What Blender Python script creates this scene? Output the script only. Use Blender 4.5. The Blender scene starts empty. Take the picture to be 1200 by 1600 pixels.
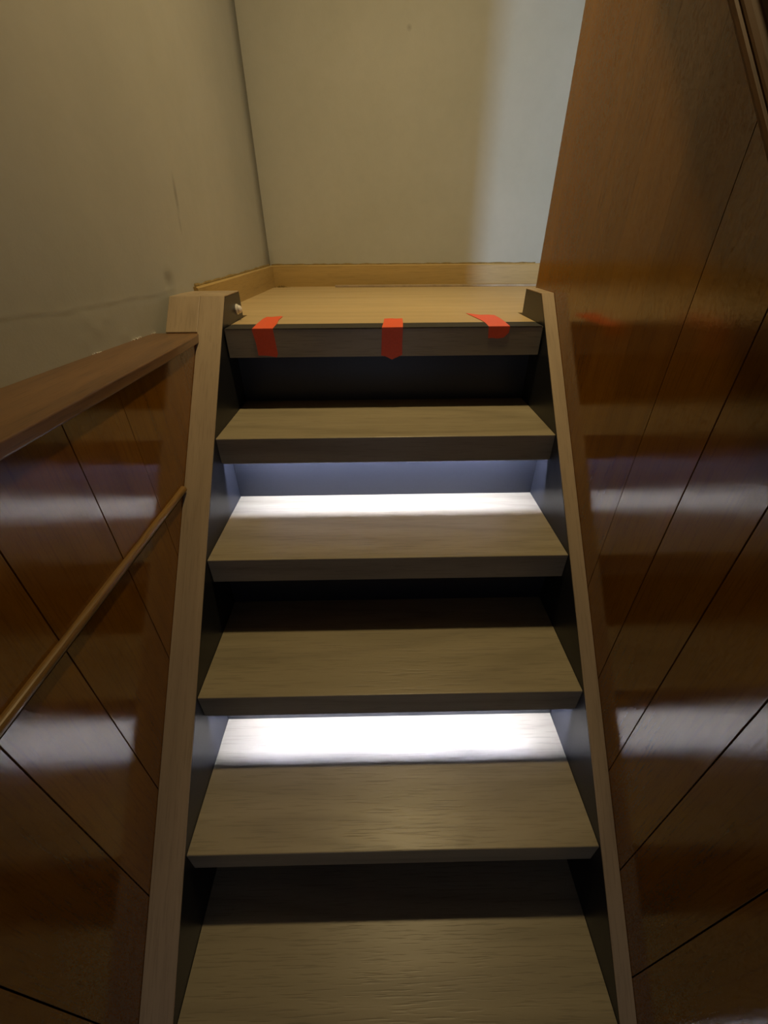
import bpy, bmesh, math, random
from mathutils import Vector, Matrix
random.seed(4)
S = bpy.context.scene
C = S.collection

# ------------------------------------------------------------------ camera
CAM = Vector((-0.01786, -1.10085, 0.18548))
R_ = Vector((0.99984295, -0.01656152, -0.00630758))
U_ = Vector((0.01439322, 0.55121276, 0.83424057))
F_ = Vector((0.01033947, 0.83420034, -0.55136457))
cd = bpy.data.cameras.new('camera')
cam = bpy.data.objects.new('camera', cd)
C.objects.link(cam)
m = Matrix((R_, U_, -F_)).transposed().to_4x4()
m.translation = CAM
cam.matrix_world = m
cd.sensor_fit = 'HORIZONTAL'
cd.sensor_width = 36
cd.lens = 643.27 / 1200 * 36
cd.clip_start = 0.02
S.camera = cam

# ------------------------------------------------------------------ world, light, exposure
LED_STRENGTH = 500
LAMP_POWER = 11.0
HALL_STRENGTH = 125.0
FILL_STRENGTH = 0.65  # glow of the added fill panel at the stair foot
w = bpy.data.worlds.new('world')
S.world = w
w.use_nodes = True
w.node_tree.nodes['Background'].inputs[0].default_value = (1.0, 0.8, 0.55, 1)
w.node_tree.nodes['Background'].inputs[1].default_value = 0.003
ld = bpy.data.lights.new('downlight_light', 'AREA')
ld.shape = 'DISK'
ld.size = 0.09
ld.spread = math.radians(125)
ld.energy = LAMP_POWER
ld.color = (1.0, 0.76, 0.38)
lo = bpy.data.objects.new('downlight_light', ld)
C.objects.link(lo)
LAMP = (0.14, -0.06, 1.80)
lo.location = LAMP
lo.rotation_euler = (math.radians(17), 0, 0)      # the adjustable downlight is tilted towards the landing
S.view_settings.view_transform = 'Standard'
S.view_settings.look = 'None'
S.view_settings.exposure = 0.0
S.view_settings.gamma = 1.0
S.view_settings.use_curve_mapping = False
S.cycles.max_bounces = 8
S.cycles.sample_clamp_indirect = 6

# ------------------------------------------------------------------ node helpers
def mat(name):
    m = bpy.data.materials.new(name)
    m.use_nodes = True
    nt = m.node_tree
    return m, nt, nt.nodes['Principled BSDF']

def node(nt, t, **kw):
    n = nt.nodes.new(t)
    for k, v in kw.items():
        if k.startswith('i_'):
            n.inputs[k[2:].replace('_', ' ')].default_value = v
        else:
            setattr(n, k, v)
    return n

def coords(nt, scale, rot=(0, 0, 0), loc=(0, 0, 0)):
    tc = node(nt, 'ShaderNodeTexCoord')
    r = node(nt, 'ShaderNodeMapping')
    r.inputs['Rotation'].default_value = rot
    nt.links.new(tc.outputs['Object'], r.inputs[0])
    s = node(nt, 'ShaderNodeMapping')
    s.inputs['Scale'].default_value = scale
    s.inputs['Location'].default_value = loc
    nt.links.new(r.outputs[0], s.inputs[0])
    return s.outputs[0], r.outputs[0]

def ramp(nt, src, stops):
    r = node(nt, 'ShaderNodeValToRGB')
    e = r.color_ramp.elements
    while len(e) < len(stops):
        e.new(0.5)
    for i, (p, c) in enumerate(stops):
        e[i].position = p
        e[i].color = (*c, 1) if len(c) == 3 else c
    nt.links.new(src, r.inputs[0])
    return r.outputs[0]

def mix(nt, fac, a, b, mode='MIX'):
    n = node(nt, 'ShaderNodeMix', data_type='RGBA', blend_type=mode)
    if isinstance(fac, (int, float)):
        n.inputs[0].default_value = fac
    else:
        nt.links.new(fac, n.inputs[0])
    for s, i in ((a, 6), (b, 7)):
        if isinstance(s, tuple):
            n.inputs[i].default_value = (*s, 1)
        else:
            nt.links.new(s, n.inputs[i])
    return n.outputs[2]

def grey(v):
    return (v, v, v)

def wood(name, dark, light, along='x', rough=0.45, spec=0.4, bump=0.15, coat=0.0, coat_rough=0.1,
         rot=(0, 0, 0), scratch=0.0, tone=0.0, pores=0.5, grain=1.0, coat_ior=1.5, figure=0.7):
    m, nt, b = mat(name)
    st = {'x': (1.2, 22, 22), 'y': (22, 1.2, 22), 'z': (22, 22, 1.2)}[along]
    st = tuple(v * grain for v in st)
    v, base = coords(nt, st, rot)
    n1 = node(nt, 'ShaderNodeTexNoise', i_Scale=1.0, i_Detail=6.0, i_Roughness=0.6, i_Distortion=0.6)
    nt.links.new(v, n1.inputs['Vector'])
    # cathedral figure: noise bands folded by a wave
    st2 = {'x': (0.5, 5, 5), 'y': (5, 0.5, 5), 'z': (5, 5, 0.5)}[along]
    v2, _ = coords(nt, st2, rot, (3.1, 1.7, 0.4))
    n2 = node(nt, 'ShaderNodeTexNoise', i_Scale=1.0, i_Detail=2.0, i_Roughness=0.5, i_Distortion=0.3)
    nt.links.new(v2, n2.inputs['Vector'])
    mul = node(nt, 'ShaderNodeMath', operation='MULTIPLY')
    mul.inputs[1].default_value = 16.0
    nt.links.new(n2.outputs[0], mul.inputs[0])
    fr = node(nt, 'ShaderNodeMath', operation='PINGPONG')
    fr.inputs[1].default_value = 1.0
    nt.links.new(mul.outputs[0], fr.inputs[0])
    st3 = {'x': (14, 300, 300), 'y': (300, 14, 300), 'z': (300, 300, 14)}[along]
    v3, _ = coords(nt, st3, rot)
    n3 = node(nt, 'ShaderNodeTexNoise', i_Scale=1.0, i_Detail=2.0, i_Roughness=0.5)
    nt.links.new(v3, n3.inputs['Vector'])
    pore = ramp(nt, n3.outputs[0], [(0.30, grey(0.0)), (0.46, grey(1.0))])
    c = ramp(nt, n1.outputs[0], [(0.3, dark), (0.7, light)])
    fig = ramp(nt, fr.outputs[0], [(0.0, grey(0.80)), (0.5, grey(1.0)), (1.0, grey(1.06))])
    c = mix(nt, figure, c, fig, 'MULTIPLY')
    c = mix(nt, pores, c, mix(nt, 1.0, c, mix(nt, 1.0, pore, grey(0.35), 'LIGHTEN'), 'MULTIPLY'))
    if tone:
        oi = node(nt, 'ShaderNodeObjectInfo')
        tn = ramp(nt, oi.outputs['Random'], [(0.0, (1 - tone, 1 - tone * 1.1, 1 - tone * 1.3)), (1.0, (1 + tone, 1 + tone, 1 + tone))])
        c = mix(nt, 1.0, c, tn, 'MULTIPLY')
    nt.links.new(c, b.inputs['Base Color'])
    b.inputs['Roughness'].default_value = rough
    b.inputs['Specular IOR Level'].default_value = spec
    bp = node(nt, 'ShaderNodeBump', i_Strength=bump, i_Distance=0.0012)
    h = mix(nt, 0.5, mix(nt, 0.5, n1.outputs[0], fr.outputs[0]), pore)
    nt.links.new(h, bp.inputs['Height'])
    nt.links.new(bp.outputs[0], b.inputs['Normal'])
    if coat:
        b.inputs['Coat Weight'].default_value = coat
        b.inputs['Coat Roughness'].default_value = coat_rough
        b.inputs['Coat IOR'].default_value = coat_ior
        sv, _ = coords(nt, (1, 1, 1), rot)
        sn = node(nt, 'ShaderNodeTexNoise', i_Scale=210.0, i_Detail=4.0, i_Roughness=0.75, i_Distortion=1.2)
        nt.links.new(sv, sn.inputs['Vector'])
        gv, _ = coords(nt, {'z': (260, 260, 22), 'y': (260, 22, 260), 'x': (22, 260, 260)}[along], rot)
        gn = node(nt, 'ShaderNodeTexNoise', i_Scale=1.0, i_Detail=3.0, i_Roughness=0.6)
        nt.links.new(gv, gn.inputs['Vector'])
        hh = mix(nt, 0.5, sn.outputs[0], gn.outputs[0])
        if coat >= 1.0:      # the varnish is worn in fine streaky specks
            wv, _ = coords(nt, {'z': (330, 330, 110), 'y': (330, 110, 330), 'x': (110, 330, 330)}[along], rot, (5, 2, 9))
            wn_ = node(nt, 'ShaderNodeTexNoise', i_Scale=1.0, i_Detail=4.0, i_Roughness=0.7, i_Distortion=1.5)
            nt.links.new(wv, wn_.inputs['Vector'])
            nt.links.new(ramp(nt, wn_.outputs[0], [(0.38, grey(0.45)), (0.52, grey(1.0))]), b.inputs['Coat Weight'])
        b2 = node(nt, 'ShaderNodeBump', i_Strength=scratch, i_Distance=0.0008)
        nt.links.new(hh, b2.inputs['Height'])
        nt.links.new(b2.outputs[0], b.inputs['Coat Normal'])
    return m

M = {}
A45 = math.radians(45)
M['tread'] = wood('grey_brown_oak_laminate', (0.30, 0.255, 0.165), (0.36, 0.305, 0.205), 'x', 0.36, 0.5, 0.22, pores=0.25)
M['landing'] = wood('light_oak_laminate', (0.50, 0.37, 0.19), (0.56, 0.42, 0.225), 'x', 0.5, 0.35, 0.05, pores=0.12, figure=0.35)
M['cap'] = wood('oak_cap_laminate', (0.35, 0.265, 0.175), (0.43, 0.33, 0.22), 'y', 0.5, 0.35, 0.1, pores=0.18, figure=0.5, rot=(-A45, 0, 0))
M['panel'] = wood('varnished_orange_veneer', (0.175, 0.066, 0.003), (0.22, 0.088, 0.0045), 'z', 0.6, 0.0, 0.05,
                  coat=1.0, coat_rough=0.06, scratch=0.16, coat_ior=2.05, figure=0.4, tone=0.15, pores=0.25, grain=0.7)
M['trim'] = wood('red_brown_stained_beech', (0.15, 0.072, 0.026), (0.24, 0.125, 0.05), 'y', 0.35, 0.5, 0.1, coat=0.3, coat_rough=0.3, scratch=0.1)
M['rail'] = wood('varnished_pine_moulding', (0.17, 0.088, 0.016), (0.23, 0.125, 0.026), 'y', 0.5, 0.3, 0.1, coat=0.6, coat_rough=0.25, scratch=0.1)
M['handrail'] = wood('varnished_handrail_beech', (0.075, 0.036, 0.012), (0.11, 0.055, 0.02), 'y', 0.65, 0.15, 0.05, coat=0.05, coat_rough=0.5, scratch=0.1, rot=(-A45, 0, 0))
M['baseboard'] = wood('oak_baseboard', (0.40, 0.27, 0.095), (0.47, 0.32, 0.12), 'x', 0.45, 0.4, 0.08, grain=0.8, figure=0.25, pores=0.2)
M['baseboard_y'] = wood('oak_baseboard_lengthwise', (0.40, 0.27, 0.095), (0.47, 0.32, 0.12), 'y', 0.45, 0.4, 0.08, grain=0.8, figure=0.25, pores=0.2)

def simple(name, col, rough=0.5, spec=0.5, metal=0.0, noise=0.0, nscale=60, bump=0.0):
    m, nt, b = mat(name)
    b.inputs['Roughness'].default_value = rough
    b.inputs['Specular IOR Level'].default_value = spec
    b.inputs['Metallic'].default_value = metal
    v, _ = coords(nt, (1, 1, 1))
    n = node(nt, 'ShaderNodeTexNoise', i_Scale=float(nscale), i_Detail=5.0, i_Roughness=0.6)
    nt.links.new(v, n.inputs['Vector'])
    c = ramp(nt, n.outputs[0], [(0.3, tuple(x * (1 - noise) for x in col)), (0.7, tuple(min(1, x * (1 + noise)) for x in col))])
    nt.links.new(c, b.inputs['Base Color'])
    if bump:
        bp = node(nt, 'ShaderNodeBump', i_Strength=bump, i_Distance=0.002)
        nt.links.new(n.outputs[0], bp.inputs['Height'])
        nt.links.new(bp.outputs[0], b.inputs['Normal'])
    return m

M['dark'] = simple('anthracite_laminate', (0.017, 0.018, 0.022), 0.36, 0.4, noise=0.08, nscale=140, bump=0.05)
M['core'] = simple('dark_chipboard', (0.03, 0.027, 0.025), 0.8, 0.2, noise=0.2)
M['edge'] = simple('dark_grey_edge_strip', (0.045, 0.042, 0.038), 0.7, 0.2, noise=0.1)
M['alu'] = simple('brushed_aluminium', (0.75, 0.76, 0.78), 0.35, 0.5, 1.0, noise=0.04)
M['white'] = simple('white_plastic', (0.78, 0.76, 0.72), 0.3, 0.5)
M['tape'] = simple('red_orange_tape', (0.88, 0.115, 0.035), 0.45, 0.4, noise=0.05, nscale=200, bump=0.05)
M['concrete'] = simple('grey_screed', (0.28, 0.26, 0.23), 0.8, 0.3, noise=0.15)
M['black'] = simple('black_cord', (0.02, 0.02, 0.02), 0.5)
M['caulk'] = simple('yellowed_caulk', (0.24, 0.165, 0.055), 0.7, 0.3, noise=0.25, nscale=90, bump=0.3)

def plaster():
    m, nt, b = mat('cream_plaster')
    b.inputs['Roughness'].default_value = 0.75
    b.inputs['Specular IOR Level'].default_value = 0.25
    v, base = coords(nt, (1, 1, 1))
    n = node(nt, 'ShaderNodeTexNoise', i_Scale=2.2, i_Detail=4.0, i_Roughness=0.55)
    nt.links.new(v, n.inputs['Vector'])
    f = node(nt, 'ShaderNodeTexNoise', i_Scale=170.0, i_Detail=4.0, i_Roughness=0.7)
    nt.links.new(v, f.inputs['Vector'])
    k = node(nt, 'ShaderNodeTexNoise', i_Scale=26.0, i_Detail=3.0, i_Roughness=0.6)
    nt.links.new(v, k.inputs['Vector'])
    c = ramp(nt, n.outputs[0], [(0.3, (0.41, 0.405, 0.355)), (0.7, (0.46, 0.45, 0.40))])
    c = mix(nt, 0.12, c, mix(nt, 1.0, c, ramp(nt, k.outputs[0], [(0.35, grey(0.8)), (0.6, grey(1.0))]), 'MULTIPLY'))
    # darker marks on the plaster: streaks, a stain and spots, each in its own place
    def spot(c, at, size, depth, lean=0.0):
        sb = node(nt, 'ShaderNodeVectorMath', operation='SUBTRACT')
        sb.inputs[1].default_value = at
        nt.links.new(base, sb.inputs[0])
        dv = node(nt, 'ShaderNodeVectorMath', operation='DIVIDE')
        dv.inputs[1].default_value = size
        if lean:
            rr = node(nt, 'ShaderNodeVectorRotate', rotation_type='X_AXIS')
            rr.inputs['Angle'].default_value = lean
            nt.links.new(sb.outputs[0], rr.inputs[0])
            nt.links.new(rr.outputs[0], dv.inputs[0])
        else:
            nt.links.new(sb.outputs[0], dv.inputs[0])
        ln = node(nt, 'ShaderNodeVectorMath', operation='LENGTH')
        nt.links.new(dv.outputs[0], ln.inputs[0])
        fac = ramp(nt, ln.outputs['Value'], [(0.0, grey(1.0)), (1.0, grey(0.0))])
        fac = mix(nt, 1.0, fac, ramp(nt, k.outputs[0], [(0.2, grey(0.5)), (0.6, grey(1.0))]), 'MULTIPLY')
        return mix(nt, fac, c, mix(nt, 1.0, c, grey(depth), 'MULTIPLY'))
    c = spot(c, (-0.535, 0.212, 0.285), (0.2, 0.010, 0.05), 0.55, 0.15)
    c = spot(c, (-0.535, 0.20, 0.225), (0.2, 0.007, 0.03), 0.75, 0.1)
    c = spot(c, (-0.535, 0.10, 0.105), (0.2, 0.025, 0.04), 0.7)
    c = spot(c, (-0.50, 1.10, 0.11), (0.02, 0.2, 0.05), 0.8)  # plaster darker just above the baseboard in the far left corner
    c = spot(c, (0.115, 1.12, 0.83), (0.012, 0.2, 0.012), 0.7)
    nt.links.new(c, b.inputs['Base Color'])
    b1 = node(nt, 'ShaderNodeBump', i_Strength=0.25, i_Distance=0.0015)
    nt.links.new(f.outputs[0], b1.inputs['Height'])
    b2 = node(nt, 'ShaderNodeBump', i_Strength=0.12, i_Distance=0.004)
    nt.links.new(k.outputs[0], b2.inputs['Height'])
    nt.links.new(b1.outputs[0], b2.inputs['Normal'])
    nt.links.new(b2.outputs[0], b.inputs['Normal'])
    return m
M['plaster'] = plaster()

def emit(name, col, s):
    m = bpy.data.materials.new(name)
    m.use_nodes = True
    nt = m.node_tree
    nt.nodes.remove(nt.nodes['Principled BSDF'])
    e = node(nt, 'ShaderNodeEmission')
    e.inputs[0].default_value = (*col, 1)
    e.inputs[1].default_value = s
    nt.links.new(e.outputs[0], nt.nodes['Material Output'].inputs[0])
    return m
M['led'] = emit('led_glow', (0.64, 0.70, 1.0), LED_STRENGTH)
M['pane_fill'] = emit('dim_fill_pane', (0.66, 0.74, 1.0), FILL_STRENGTH)
M['pane'] = emit('frosted_daylight_pane', (0.52, 0.72, 1.0), HALL_STRENGTH)

# ------------------------------------------------------------------ mesh helpers
def link(name, bm, m, parent=None, bevel=0.0, smooth=False, seg=2):
    me = bpy.data.meshes.new(name)
    bmesh.ops.recalc_face_normals(bm, faces=bm.faces)
    bm.to_mesh(me)
    bm.free()
    me.materials.append(m)
    o = bpy.data.objects.new(name, me)
    C.objects.link(o)
    if smooth:
        for p in me.polygons:
            p.use_smooth = True
    if bevel:
        b = o.modifiers.new('bevel', 'BEVEL')
        b.width = bevel
        b.segments = seg
        b.limit_method = 'ANGLE'
        b.angle_limit = math.radians(30)
    if parent:
        r = parent
        o.parent = r
        o.matrix_parent_inverse = world_of(r).inverted()
    return o

def world_of(o):
    mm = Matrix.Translation(o.location)
    return mm if o.parent is None else world_of(o.parent) @ o.matrix_parent_inverse @ mm

def box(bm, x0, x1, y0, y1, z0, z1):
    vs = [bm.verts.new((x, y, z)) for z in (z0, z1) for x, y in ((x0, y0), (x1, y0), (x1, y1), (x0, y1))]
    for f in ((0, 3, 2, 1), (4, 5, 6, 7), (0, 1, 5, 4), (1, 2, 6, 5), (2, 3, 7, 6), (3, 0, 4, 7)):
        bm.faces.new([vs[i] for i in f])
    return bm

def bx(*a):
    return box(bmesh.new(), *a)

def prism(pts, ax, a, b):
    """polygon pts extruded along axis ax from a to b"""
    bm = bmesh.new()
    def P(t, u, v):
        return {'x': (t, u, v), 'y': (u, t, v), 'z': (u, v, t)}[ax]
    A = [bm.verts.new(P(a, *q)) for q in pts]
    B = [bm.verts.new(P(b, *q)) for q in pts]
    bm.faces.new(A)
    bm.faces.new(B[::-1])
    n = len(pts)
    for i in range(n):
        j = (i + 1) % n
        bm.faces.new((A[i], A[j], B[j], B[i]))
    return bm

def strip(outer, inner, ax, a, b):
    """ribbon between two equally long point rows, extruded along ax"""
    return prism(outer + inner[::-1], ax, a, b)

def lathe(bm, prof, centre, axis='z', n=24):
    rows = []
    for r, h in prof:
        row = []
        for i in range(n):
            t = 2 * math.pi * i / n
            p = {'z': (r * math.cos(t), r * math.sin(t), h), 'x': (h, r * math.cos(t), r * math.sin(t))}[axis]
            row.append(bm.verts.new(Vector(centre) + Vector(p)))
        rows.append(row)
    for a, b in zip(rows, rows[1:]):
        for i in range(n):
            bm.faces.new((a[i], a[(i + 1) % n], b[(i + 1) % n], b[i]))
    bm.faces.new(rows[0])
    bm.faces.new(rows[-1][::-1])
    return bm

def empty(name, loc):
    o = bpy.data.objects.new(name, None)
    o.empty_display_size = 0.05
    C.objects.link(o)
    o.location = loc
    return o

def tag(o, label=None, cat=None, group=None, kind=None):
    for k, v in (('label', label), ('category', cat), ('group', group), ('kind', kind)):
        if v:
            o[k] = v
    return o

def structure(o, label=None, cat=None):
    return tag(o, label, cat, kind='structure')

# ------------------------------------------------------------------ dimensions (stair clear width 0.8)
G, RI, T = 0.19998, 0.19942, 0.06339      # going, rise, nosing height
CAP = 0.00957
XL, XR = -0.4592, 0.4297                  # panelling planes left and right
XI = 0.3985                               # inner faces of the stringers
FZ = 0.004                                # landing level
BOT = -1.595                              # lower floor
NTR = 7
YB = 1.120                                # back wall
TOP = 1.82

# ------------------------------------------------------------------ large structure
# lower floor
f = structure(link('floor', bx(-0.80, 1.75, -2.5, 1.3, BOT - 0.08, BOT), M['concrete']), 'grey lower floor at the foot of the stairs', 'floor')
structure(link('ceiling', bx(-0.80, 1.85, -2.5, 1.25, TOP, TOP + 0.08), M['plaster']), 'plain plaster ceiling above the stairs', 'ceiling')
structure(link('wall_back', bx(-0.60, 1.85, YB, YB + 0.1, BOT, TOP), M['plaster']), 'cream plaster wall facing the top of the stairs', 'wall')
structure(link('wall_front', bx(-0.80, 0.60, -2.5, -2.42, BOT, TOP), M['plaster']), 'plaster wall behind the viewer', 'wall')

# left plaster wall: plan polyline, gently wavy, with a raised crack
PLAN = [(-2.42, -0.660), (-1.6, -0.648), (-0.9, -0.628), (-0.46, -0.602), (-0.30, -0.592), (-0.15, -0.580),
        (-0.03, -0.570), (0.06, -0.549), (0.13, -0.534), (0.20, -0.519), (0.5, -0.513), (0.9, -0.509), (YB + 0.02, -0.506)]
def plan_x(y):
    for (a, xa), (b, xb) in zip(PLAN, PLAN[1:]):
        if y <= b:
            t = max(0, (y - a) / (b - a))
            return xa + (xb - xa) * t
    return PLAN[-1][1]
def smooth_x(y):
    return sum(plan_x(y + d) for d in (-0.03, -0.015, 0, 0.015, 0.03)) / 5
RIDGE = [(-0.50, 0.093), (-0.343, 0.089), (-0.257, 0.080), (-0.225, 0.084), (-0.179, 0.081), (-0.10, 0.080), (-0.035, 0.083), (0.02, 0.079), (0.11, 0.086)]
BLOBS = [(-0.21, 0.058, 0.020, 0.0045), (-0.19, 0.035, 0.014, 0.004), (-0.235, 0.02, 0.016, 0.003), (-0.12, 0.014, 0.012, 0.003),
         (-0.16, 0.052, 0.010, 0.003), (0.10, 0.10, 0.018, -0.006), (0.095, 0.125, 0.012, 0.004)]
def relief(y, z):
    d = 0.0
    for (a, za), (b, zb) in zip(RIDGE, RIDGE[1:]):
        if a <= y <= b:
            zr = za + (zb - za) * (y - a) / (b - a)
            fade = min(1, (y + 0.50) / 0.1) * (0.6 + 0.4 * math.sin(y * 90))
            d += 0.0005 * fade * (math.exp(-((z - zr) / 0.0045) ** 2) - 0.7 * math.exp(-((z - zr + 0.009) / 0.005) ** 2))
    for y0, z0, r, h in BLOBS:
        d += 0.3 * h * math.exp(-((y - y0) ** 2 + (z - z0) ** 2) / r ** 2)
    return d
bm = bmesh.new()
ys = [-2.42, -2.0, -1.6, -1.2, -0.9, -0.7, -0.6]
y = -0.5
while y < 0.26:
    ys.append(y); y += 0.008
ys += [0.28, 0.35, 0.45, 0.6, 0.75, 0.9, 1.0, YB + 0.02]
zs = [BOT, -1.0, -0.5, -0.1, -0.02]
z = 0.0
while z < 0.145:
    zs.append(z); z += 0.003
zs += [0.17, 0.2, 0.25, 0.3, 0.4, 0.6, 0.9, 1.3, TOP]
grid = [[bm.verts.new((smooth_x(y) + relief(y, z), y, z)) for z in zs] for y in ys]
back = [[bm.verts.new((-0.78, y, z)) for z in (zs[0], zs[-1])] for y in (ys[0], ys[-1])]
for i in range(len(ys) - 1):
    for j in range(len(zs) - 1):
        bm.faces.new((grid[i][j], grid[i + 1][j], grid[i + 1][j + 1], grid[i][j + 1]))
n, k = len(ys), len(zs)
bm.faces.new([grid[i][0] for i in range(n)] + [back[1][0], back[0][0]])
bm.faces.new([grid[i][k - 1] for i in range(n)] + [back[1][1], back[0][1]])
bm.faces.new([grid[0][j] for j in range(k)] + [back[0][1], back[0][0]])
bm.faces.new([grid[n - 1][j] for j in range(k)] + [back[1][1], back[1][0]])
bm.faces.new((back[0][0], back[0][1], back[1][1], back[1][0]))
wl = structure(link('wall_left', bm, M['plaster'], smooth=False), 'uneven cream plaster wall left of the stairs, cracked above the wooden ledge', 'wall')
for p in wl.data.polygons:
    p.use_smooth = len(p.vertices) == 4 and p.area < 1.2

# panelling: vertical boards with fine open joints
def planks(name, xf, xb, joints, z0, z1, label, parent):
    for i, (a, b) in enumerate(zip(joints, joints[1:])):
        # the boards nearer the landing are pushed tight together, the others have opened up
        ga = 0.0001 if a > -0.39 else (0.0006 if a > -0.5 else 0.0009)
        gb = 0.0001 if b > -0.39 else (0.0006 if b > -0.5 else 0.0009)
        bm = bx(min(xf, xb), max(xf, xb), a + ga, b - gb, z0, z1)
        link('plank', bm, M['panel'], parent, bevel=0.0004 if gb > 0.0003 else 0.0, seg=1)

# right wall: core plus varnished boards, it ends at the landing
wr = structure(link('wall_right', bx(XR + 0.013, 0.53, -2.42, 0.2035, BOT, TOP), M['plaster']),
               'high wall of glossy orange-brown wooden boards right of the stairs', 'wall')
jr = [-2.42, -2.31, -2.19, -2.06, -1.94, -1.81, -1.69, -1.56, -1.44, -1.31, -1.19, -1.07, -0.95, -0.83, -0.709, -0.587, -0.455, -0.330, -0.205, -0.080, 0.060, 0.205]  # JR
planks('plank', XR, XR + 0.0125, jr, BOT, TOP, None, wr)

# left wainscot, closed on top by the ledge board
ws = structure(link('wall_left_wainscot', bx(-0.500, XL - 0.013, -2.42, 0.02, BOT, -0.0225), M['core']),
               'low wall of glossy orange-brown boards left of the stairs under the ledge', 'wall')
jl = [-2.42, -2.30, -2.17, -2.02, -1.89, -1.74, -1.60, -1.45, -1.30, -1.155, -1.0, -0.847, -0.720, -0.548, -0.398, -0.270, -0.13, 0.02]
planks('plank', XL - 0.0125, XL, jl, BOT, -0.0218, None, ws)

# ledge board on the wainscot
LZ = -0.0022
fr = [(-2.42, -0.440), (-1.2, -0.444), (-0.8, -0.447), (-0.40, -0.4475), (-0.16, -0.4485), (-0.03, -0.452), (-0.006, -0.456)]
bm = bmesh.new()
pts = [(x, y) for y, x in fr] + [(smooth_x(y) - 0.003, y) for y in (-0.006, -0.03, -0.15, -0.30, -0.46, -0.9, -1.6, -2.42)]
lo_, hi_ = [bm.verts.new((x, y, LZ - 0.0195)) for x, y in pts], [bm.verts.new((x, y, LZ)) for x, y in pts]
bm.faces.new(lo_); bm.faces.new(hi_[::-1])
for i in range(len(pts)):
    j = (i + 1) % len(pts)
    bm.faces.new((lo_[i], lo_[j], hi_[j], hi_[i]))
t1 = structure(link('trim_1', bm, M['trim'], bevel=0.003, seg=3), 'red-brown wooden ledge board along the left plaster wall', 'ledge')

bm = bmesh.new()
rnd = random.Random(7)
for y0, n_ in ((-0.235, 5), (-0.10, 7), (-0.02, 3)):
    for i in range(n_):
        yy = y0 + i * 0.006
        h = 0.0008 + 0.0022 * rnd.random()
        box(bm, smooth_x(yy) - 0.001, smooth_x(yy) + 0.001 + 0.003 * rnd.random(), yy, yy + 0.005, LZ + 0.0001, LZ + h)
pf = link('paint_flecks', bm, M['white'], t1)
pf['label'] = 'small flecks of white filler where ledge meets wall'
pf['kind'] = 'stuff'

# half-round moulding on the left boards, level
def moulding(name, y0, y1, x, z, h, d, m):
    prof = []
    for i in range(13):
        t = math.pi * i / 12
        prof.append((x + d * math.sin(t) ** 0.8, z + h / 2 * math.cos(t)))
    prof += [(x + d * 0.55, z - h * 0.62), (x, z - h * 0.66)]
    return prism([(a, b) for a, b in prof], 'y', y0, y1)
structure(link('trim_2', moulding('trim', -2.40, -0.296, XL + 0.0002, -0.277, 0.0155, 0.010, None), M['rail'], smooth=False),
          'thin rounded wooden moulding running level across the left boards', 'moulding')

# hall to the right of the landing
structure(link('wall_right_hall', bx(1.70, 1.85, -1.1, YB, BOT, TOP), M['plaster']), 'hall wall beyond the landing on the right', 'wall')
structure(link('wall_front_hall', bx(0.53, 1.85, -1.2, -1.1, BOT, TOP), M['plaster']), 'hall wall with the frosted window', 'wall')
wn = empty('window_1', (0.64, -1.08, -0.03)); structure(wn, 'frosted window in the hall beyond the wooden wall', 'window')
bm = bx(0.545, 0.74, -1.098, -1.07, -0.03, 0.02); box(bm, 0.545, 0.74, -1.098, -1.07, 0.34, 0.38)
box(bm, 0.545, 0.565, -1.098, -1.07, 0.02, 0.34); box(bm, 0.72, 0.74, -1.098, -1.07, 0.02, 0.34)
link('pane_frame', bm, M['white'], wn)
link('pane', bx(0.565, 0.72, -1.092, -1.084, 0.02, 0.34), M['pane'], wn)
fill = empty('fill_panel', (0, -2.42, -0.9)); structure(fill, 'dim glowing fill panel added behind the viewer at the foot of the stairs', 'window')  # unseen panel added as cool fill light for the tread fronts
bm = bx(-0.38, 0.38, -2.419, -2.40, -0.98, -0.93); box(bm, -0.38, 0.38, -2.419, -2.40, 0.03, 0.08)
box(bm, -0.38, -0.33, -2.419, -2.40, -0.93, 0.03); box(bm, 0.33, 0.38, -2.419, -2.40, -0.93, 0.03)
link('pane_frame', bm, M['white'], fill)
link('pane', bx(-0.33, 0.33, -2.415, -2.408, -0.93, 0.03), M['pane_fill'], fill)

# landing: substrate and laminate planks
ls = structure(link('floor', bx(-0.53, 1.70, 0.20, YB, -0.20, FZ - 0.0085), M['core']), 'light oak laminate floor of the landing', 'floor')
rows = [(0.066, 0.232), (0.232, 0.428), (0.428, 0.624), (0.624, 0.820), (0.820, 1.016), (1.016, YB)]
for i, (a, b) in enumerate(rows):
    if i == 0:
        segs = [(-XI + 0.001, XI - 0.001)]
    else:
        cut = [-0.52, 0.62, 1.69] if i % 2 else [-0.52, -0.06, 1.18, 1.69]
        segs = list(zip(cut, cut[1:]))
    for x0, x1 in segs:
        link('plank', bx(x0, x1, a, b - 0.0004, FZ - 0.0078, FZ), M['landing'], ls, bevel=0.0004, seg=1)

# hall floor beyond the wooden wall
structure(link('floor', bx(0.53, 1.70, -1.1, 0.2, -0.20, FZ), M['landing']), 'laminate floor of the hall beyond the wooden wall', 'floor')

# baseboards
def board_profile(h, t):
    return [(0, 0), (t, 0), (t, h - 0.004), (t - 0.004, h), (0, h)]
pb = [(YB - u, FZ + v) for u, v in board_profile(0.087, 0.012)]
structure(link('baseboard_back', prism(pb, 'x', -0.500, 1.70), M['baseboard']), 'yellow-brown oak baseboard below the back wall', 'baseboard')
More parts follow.
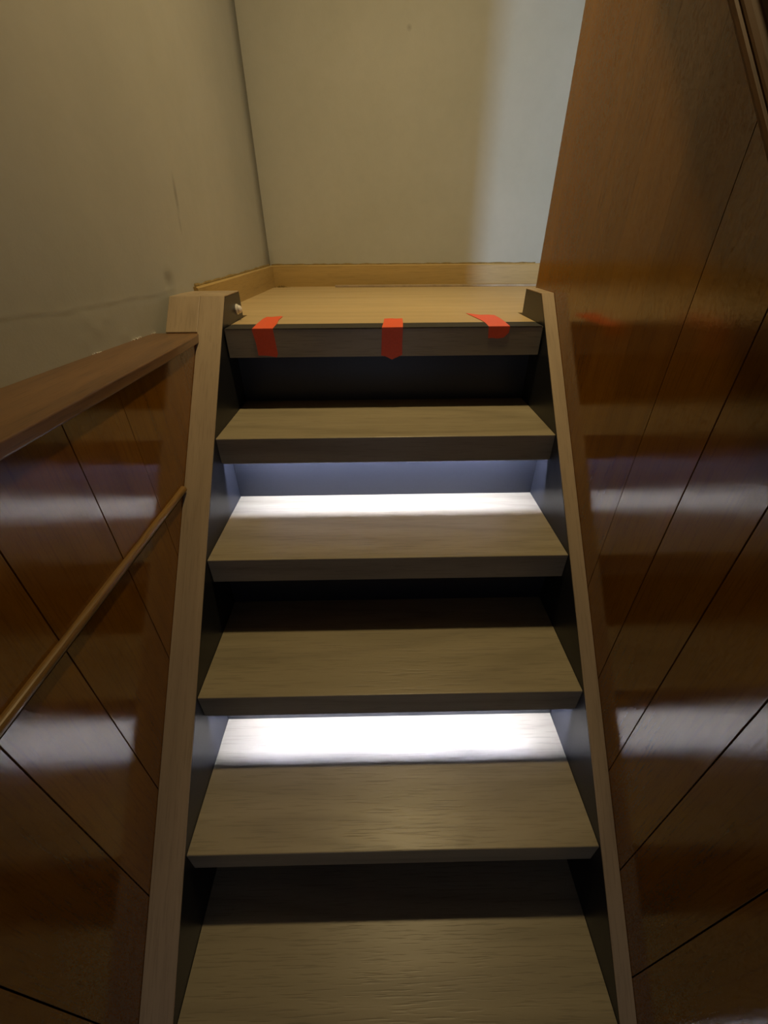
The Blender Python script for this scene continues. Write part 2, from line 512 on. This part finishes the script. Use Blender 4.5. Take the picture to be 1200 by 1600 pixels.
# left one follows the wall
bm = bmesh.new()
ring = []
path = [(y, smooth_x(y)) for y in (0.193, 0.3, 0.5, 0.7, 0.9, YB - 0.004)]
for y, x in path:
    ring.append([bm.verts.new((x - 0.004 + (0.016 if u else 0) * (u / 0.012), y, FZ + v)) for u, v in board_profile(0.077 + 0.010 * (y - 0.19) / 0.93, 0.012)])
for a, b in zip(ring, ring[1:]):
    for i in range(5):
        bm.faces.new((a[i], a[(i + 1) % 5], b[(i + 1) % 5], b[i]))
bm.faces.new(ring[0]); bm.faces.new(ring[-1][::-1])
structure(link('baseboard_left', bm, M['baseboard_y']), 'oak baseboard below the left wall of the landing', 'baseboard')

# wavy yellowed sealant along the top of the baseboards
def bead(path, r, seed):
    rnd = random.Random(seed)
    bm = bmesh.new()
    rows = []
    for i, p in enumerate(path):
        q = Vector(path[min(i + 1, len(path) - 1)]) - Vector(path[max(i - 1, 0)])
        q.normalize()
        s = q.cross(Vector((0, 0, 1)))
        rr = r * (0.55 + 0.9 * rnd.random())
        rows.append([bm.verts.new(Vector(p) + s * rr * 0.7 * math.cos(t) + Vector((0, 0, 1)) * rr * math.sin(t)) for t in [k * math.pi / 3 for k in range(6)]])
    for a, b in zip(rows, rows[1:]):
        for i in range(6):
            bm.faces.new((a[i], a[(i + 1) % 6], b[(i + 1) % 6], b[i]))
    bm.faces.new(rows[0]); bm.faces.new(rows[-1][::-1])
    return bm
zt = FZ + 0.088
pth = [(x * 0.02 - 0.50, YB - 0.001, zt) for x in range(0, 62)]
structure(link('trim_3', bead(pth, 0.0042, 1), M['caulk'], smooth=True), 'yellowed sealant bead along the top of the back baseboard', 'sealant')
pth = [(smooth_x(y * 0.02) + 0.001, y * 0.02, zt - 0.010 + 0.010 * (y * 0.02 - 0.19) / 0.93) for y in range(10, 56)]
structure(link('trim_4', bead(pth, 0.0050, 2), M['caulk'], smooth=True), 'ragged sealant bead along the top of the left baseboard', 'sealant')

# thin loose strip lying along the back baseboard
st = link('quarter_strip', bx(-0.47, 0.47, -0.008, 0.008, 0, 0.009), M['cap'], bevel=0.0015)
st.location = (0.262, 1.052, FZ + 0.0002)
st.rotation_euler = (0, 0, -0.024)
tag(st, 'thin loose wooden strip lying on the landing along the back baseboard', 'strip')

bm = bmesh.new()
rnd = random.Random(11)
for i in range(70):
    u = rnd.gauss(0, 1)
    px_, py_ = -0.462 + 0.022 * u, 1.086 + 0.007 * rnd.gauss(0, 1) - 0.002 * abs(u)
    sz = 0.0012 + 0.0022 * rnd.random() * math.exp(-u * u / 2)
    px_ = max(px_, -0.492)
    hgt = sz * (0.8 + 1.8 * rnd.random() * math.exp(-u * u))
    c0 = rnd.random() * 0.7
    vs = []
    for zz, kk in ((0, 1.0), (hgt, 0.45)):
        for j in range(4):
            t = c0 + j * math.pi / 2
            vs.append(bm.verts.new((px_ + sz * kk * math.cos(t), min(py_ + sz * kk * math.sin(t), 1.104), FZ + 0.0001 + zz)))
    for f_ in ((0, 3, 2, 1), (4, 5, 6, 7), (0, 1, 5, 4), (1, 2, 6, 5), (2, 3, 7, 6), (3, 0, 4, 7)):
        bm.faces.new([vs[q] for q in f_])
cr = link('plaster_crumbs', bm, M['caulk'])
tag(cr, 'small heap of brown crumbs in the far left corner of the landing', 'debris', kind='stuff')

# ------------------------------------------------------------------ staircase
sc = empty('staircase', (0, -1.6, BOT))
tag(sc, 'steep staircase with grey-brown oak laminate treads between two dark stringers', 'staircase')

def slope(s, off=0.0):
    """point on the stringer front line, off = distance inwards (behind the face)"""
    d = off / math.sqrt(2)
    return (-CAP - s * G + d, -s * RI - d)
S_TOP = -0.0715 / RI
S_BOT = -BOT / RI

def stringer(x0, x1, block_x=None):
    t = 0.003
    yb = 0.190
    a = slope(S_TOP, t)
    body = [(a[0] + 0.0005, 0.0715 - t), (yb, 0.0715 - t), (yb, -0.11), (yb + BOT + 0.11, BOT), (-CAP + BOT * G / RI + t * 1.4, BOT)]
    b = link('stringer', prism(body, 'x', x0, x1), M['dark'], sc)
    o0 = (-CAP + BOT * G / RI, BOT); o1 = (-CAP + 0.0715 * G / RI, 0.0715); o2 = (yb + 0.001, 0.0715); o3 = (yb + 0.001, 0.045)
    i0 = (o0[0] + t * 1.42, BOT); i1 = (o1[0] + t * 0.42, 0.0715 - t); i2 = (yb, 0.0715 - t); 
    outer, inner = [o0, o1, o2], [i0, i1, (o2[0], 0.0715 - t)]
    c = link('stringer_cap', strip(outer, inner, 'x', x0, x1), M['cap'], b, bevel=0.0008, seg=1)
    c['label'] = 'grey-brown oak laminate front and top facing'
    b['label'] = 'dark anthracite stringer'
    return b
sl = stringer(XL + 0.0004, -XI)
sr = stringer(XI, XR - 0.0004)
# block widening the head of the left stringer to the plaster wall
o1 = -CAP + 0.0715 * G / RI
blk = link('stringer_block', prism([(-CAP + 0.0, 0.0), (o1, 0.0715), (0.19, 0.0715), (0.19, -0.02), (-CAP + 0.002, -0.002)], 'x', -0.536, XL + 0.0002), M['cap'], sc, bevel=0.0015)
blk['label'] = 'oak laminate block joining the stringer head to the wall'

def tread_mesh(k, depth=0.283):
    y0, z0 = -k * G, -k * RI
    w_ = XI - 0.0008
    r = 0.0022
    pts = []
    for i in range(5):      # rounded front top edge
        t = math.pi / 2 * i / 4
        pts.append((y0 + r - r * math.cos(t), z0 - r + r * math.sin(t)))
    pts += [(y0 + depth, z0), (y0 + depth, z0 - 0.02), (y0 + 0.012, z0 - 0.02), (y0 + 0.012, z0 - T), (y0 + 0.001, z0 - T), (y0, z0 - T + 0.001)]
    return prism(pts, 'x', -w_, w_)

for k in range(1, NTR + 1):
    t = link('tread', tread_mesh(k), M['tread'], sc)
    link('tread_core', bx(-XI + 0.001, XI - 0.001, -k * G + 0.0122, -k * G + 0.268, -k * RI - 0.044, -k * RI - 0.0202), M['core'], t)
    top = -(k - 1) * RI - (0.0442 if k > 1 else 0.0642)
    rz = link('riser', bx(-XI + 0.0005, XI - 0.0005, -k * G + 0.2705, -k * G + 0.2825, -k * RI + 0.0002, top), M['dark'], sc)
    rz['label'] = 'dark anthracite riser board'
# landing nosing
ln = link('nosing', prism([(0, FZ - 0.002), (0.0015, FZ), (0.065, FZ), (0.065, -0.02), (0.012, -0.02), (0.012, -T), (0, -T)], 'x', -0.3945, 0.3945), M['tread'], sc)
ln['label'] = 'oak laminate nosing board at the edge of the landing'
es = link('edge_strip', bx(-0.3940, 0.3935, -0.0003, 0.0655, FZ, FZ + 0.0008), M['edge'], ln)
es['label'] = 'dark grey strip on top of the nosing'
link('nosing_core', bx(-XI + 0.001, XI - 0.001, 0.0655, 0.0830, -0.064, FZ - 0.009), M['core'], ln)
link('nosing_core', bx(-0.394, 0.394, 0.0122, 0.0650, -0.064, -0.0202), M['core'], ln)

# ------------------------------------------------------------------ LED strips tucked behind the noses
names = {1: 'glowing white strip light under the highest separate tread', 3: 'glowing white strip light under the third tread below the landing',
         5: 'strip light under the lowest tread, seen only by its purple shine on the side boards'}
for k, lab in names.items():
    y0, z0 = -k * G, -k * RI
    e = empty('led_strip_light', (0, y0 + 0.016, z0 - 0.044))
    tag(e, lab, 'strip light', 'cool white strip lights under every second tread')
    bm = bx(-0.392, 0.392, y0 + 0.0124, y0 + 0.0204, z0 - 0.0462, z0 - 0.0442)
    link('housing', bm, M['alu'], e)
    link('diffuser', bx(-0.365, 0.365, y0 + 0.0138, y0 + 0.0182, z0 - 0.0472, z0 - 0.0463), M['led'], e)
    link('cover_edge', bx(-0.394, 0.394, y0 - 0.0006, y0 + 0.0118, z0 - T - 0.0014, z0 - T - 0.0001), M['white'], e, bevel=0.0005, seg=1)

# ------------------------------------------------------------------ handrail on the right wall, parallel to the stairs
hb = 0.804 / math.sqrt(2)
prof = [(0, 0.002), (0.036, 0.0), (0.043, 0.001), (0.045, 0.005), (0.0445, 0.009), (0.041, 0.0115), (0.043, 0.0135), (0.0425, 0.016),
        (0.037, 0.018), (0.032, 0.023), (0.031, 0.029), (0.034, 0.035), (0.040, 0.040), (0.043, 0.046), (0.042, 0.054), (0.036, 0.060),
        (0.026, 0.064), (0.012, 0.065), (0, 0.064)]
hr = empty('handrail', (XR, -0.75, 0.05))
tag(hr, 'moulded wooden handrail sloping along the upper right boards', 'handrail')
bm = bmesh.new()
ends = []
for s in (-1.9, 0.0):      # distance along the slope direction (0,1,1)/sqrt2
    row = []
    for d, h in prof:
        p = Vector((XR - 0.0004 - d, 0, 0)) + Vector((0, -1, 1)) * ((hb + h) / math.sqrt(2)) + Vector((0, 1, 1)) * (s + 0.62) / math.sqrt(2)
        row.append(bm.verts.new(p))
    ends.append(row)
n = len(prof)
for i in range(n):
    bm.faces.new((ends[0][i], ends[0][(i + 1) % n], ends[1][(i + 1) % n], ends[1][i]))
bm.faces.new(ends[0]); bm.faces.new(ends[1][::-1])
link('rail', bm, M['handrail'], hr)

# ------------------------------------------------------------------ motion sensor on the left stringer head
se = empty('motion_sensor', (-XI, 0.142, 0.031))
tag(se, 'small white round sensor on the dark inner side of the left stringer head', 'sensor')
bm = lathe(bmesh.new(), [(0.013, 0.0), (0.013, 0.003), (0.011, 0.0045)], (-XI + 0.0002, 0.142, 0.031), 'x')
link('base', bm, M['white'], se, smooth=False)
bm = lathe(bmesh.new(), [(0.0105, 0.0), (0.0100, 0.004), (0.0080, 0.007), (0.0045, 0.009), (0.001, 0.0097)], (-XI + 0.0047, 0.142, 0.031), 'x')
link('lens', bm, M['white'], se, smooth=True)

# ------------------------------------------------------------------ tapes
def tape(top, front, label):
    """top: outline from the front-left edge point round to front-right (x, y); front: (x, z) from right round to left"""
    zt_, yf, th = FZ + 0.0010, -0.0006, 0.0004
    bm = bmesh.new()
    tv = [bm.verts.new((x, y, zt_)) for x, y in top]
    fv = [bm.verts.new((x, yf, z)) for x, z in front]
    bm.faces.new(tv)
    bm.faces.new([tv[-1], tv[0]] + fv[::-1])
    o = link('tape', bm, M['tape'])
    s = o.modifiers.new('solid', 'SOLIDIFY'); s.thickness = th; s.offset = 1
    tag(o, label, 'tape', 'red tapes holding the landing edge')
    return o
tape([(-0.324, -0.0006), (-0.346, 0.13), (-0.331, 0.186), (-0.312, 0.182), (-0.296, 0.198), (-0.288, 0.182), (-0.289, 0.15), (-0.276, 0.08), (-0.273, -0.0006)][:0] or
     [(-0.326, -0.0006), (-0.331, 0.075), (-0.334, 0.150), (-0.330, 0.186), (-0.316, 0.181), (-0.305, 0.190), (-0.292, 0.197), (-0.286, 0.190), (-0.286, 0.13), (-0.279, 0.075), (-0.275, -0.0006)],
     [(-0.275, 0.001), (-0.271, -0.055), (-0.275, -0.0635), (-0.283, -0.0615), (-0.300, -0.0588), (-0.321, -0.0582), (-0.322, -0.03), (-0.327, 0.001)],
     'red tape strip at the left end of the landing edge')
tape([(-0.006, -0.0006), (-0.001, 0.07), (0.002, 0.134), (0.018, 0.138), (0.036, 0.133), (0.052, 0.136), (0.050, 0.07), (0.046, -0.0006)],
     [(0.046, 0.001), (0.045, -0.035), (0.0455, -0.060), (0.032, -0.066), (0.019, -0.0715), (0.004, -0.064), (-0.0085, -0.061), (-0.007, -0.03), (-0.006, 0.001)],
     'red tape strip at the middle of the landing edge')
tape([(0.259, -0.0006), (0.262, 0.045), (0.262, 0.08), (0.256, 0.13), (0.247, 0.19), (0.243, 0.222), (0.258, 0.205), (0.276, 0.186), (0.300, 0.188), (0.316, 0.178), (0.318, 0.12), (0.316, 0.06), (0.312, -0.0006)],
     [(0.312, 0.001), (0.311, -0.010), (0.300, -0.021), (0.285, -0.0235), (0.270, -0.0215), (0.261, -0.0225), (0.259, 0.001)],
     'short red tape strip with a torn pointed tip right of the others')

# ------------------------------------------------------------------ downlight in the ceiling (gives the warm light)
pl = empty('downlight', (LAMP[0], LAMP[1], TOP))
tag(pl, 'round white downlight on the ceiling above the stairs', 'lamp')
prof = [(0.050, 0.0), (0.066, 0.0), (0.066, -0.008), (0.060, -0.024), (0.050, -0.026)]
bm = bmesh.new()
rows = []
for r, h in prof:
    rows.append([bm.verts.new((LAMP[0] + r * math.cos(2 * math.pi * i / 32), LAMP[1] + r * math.sin(2 * math.pi * i / 32), TOP - 0.0002 + h)) for i in range(32)])
for a, b in zip(rows, rows[1:] + rows[:1]):
    for i in range(32):
        bm.faces.new((a[i], a[(i + 1) % 32], b[(i + 1) % 32], b[i]))
link('rim', bm, M['white'], pl, smooth=False)
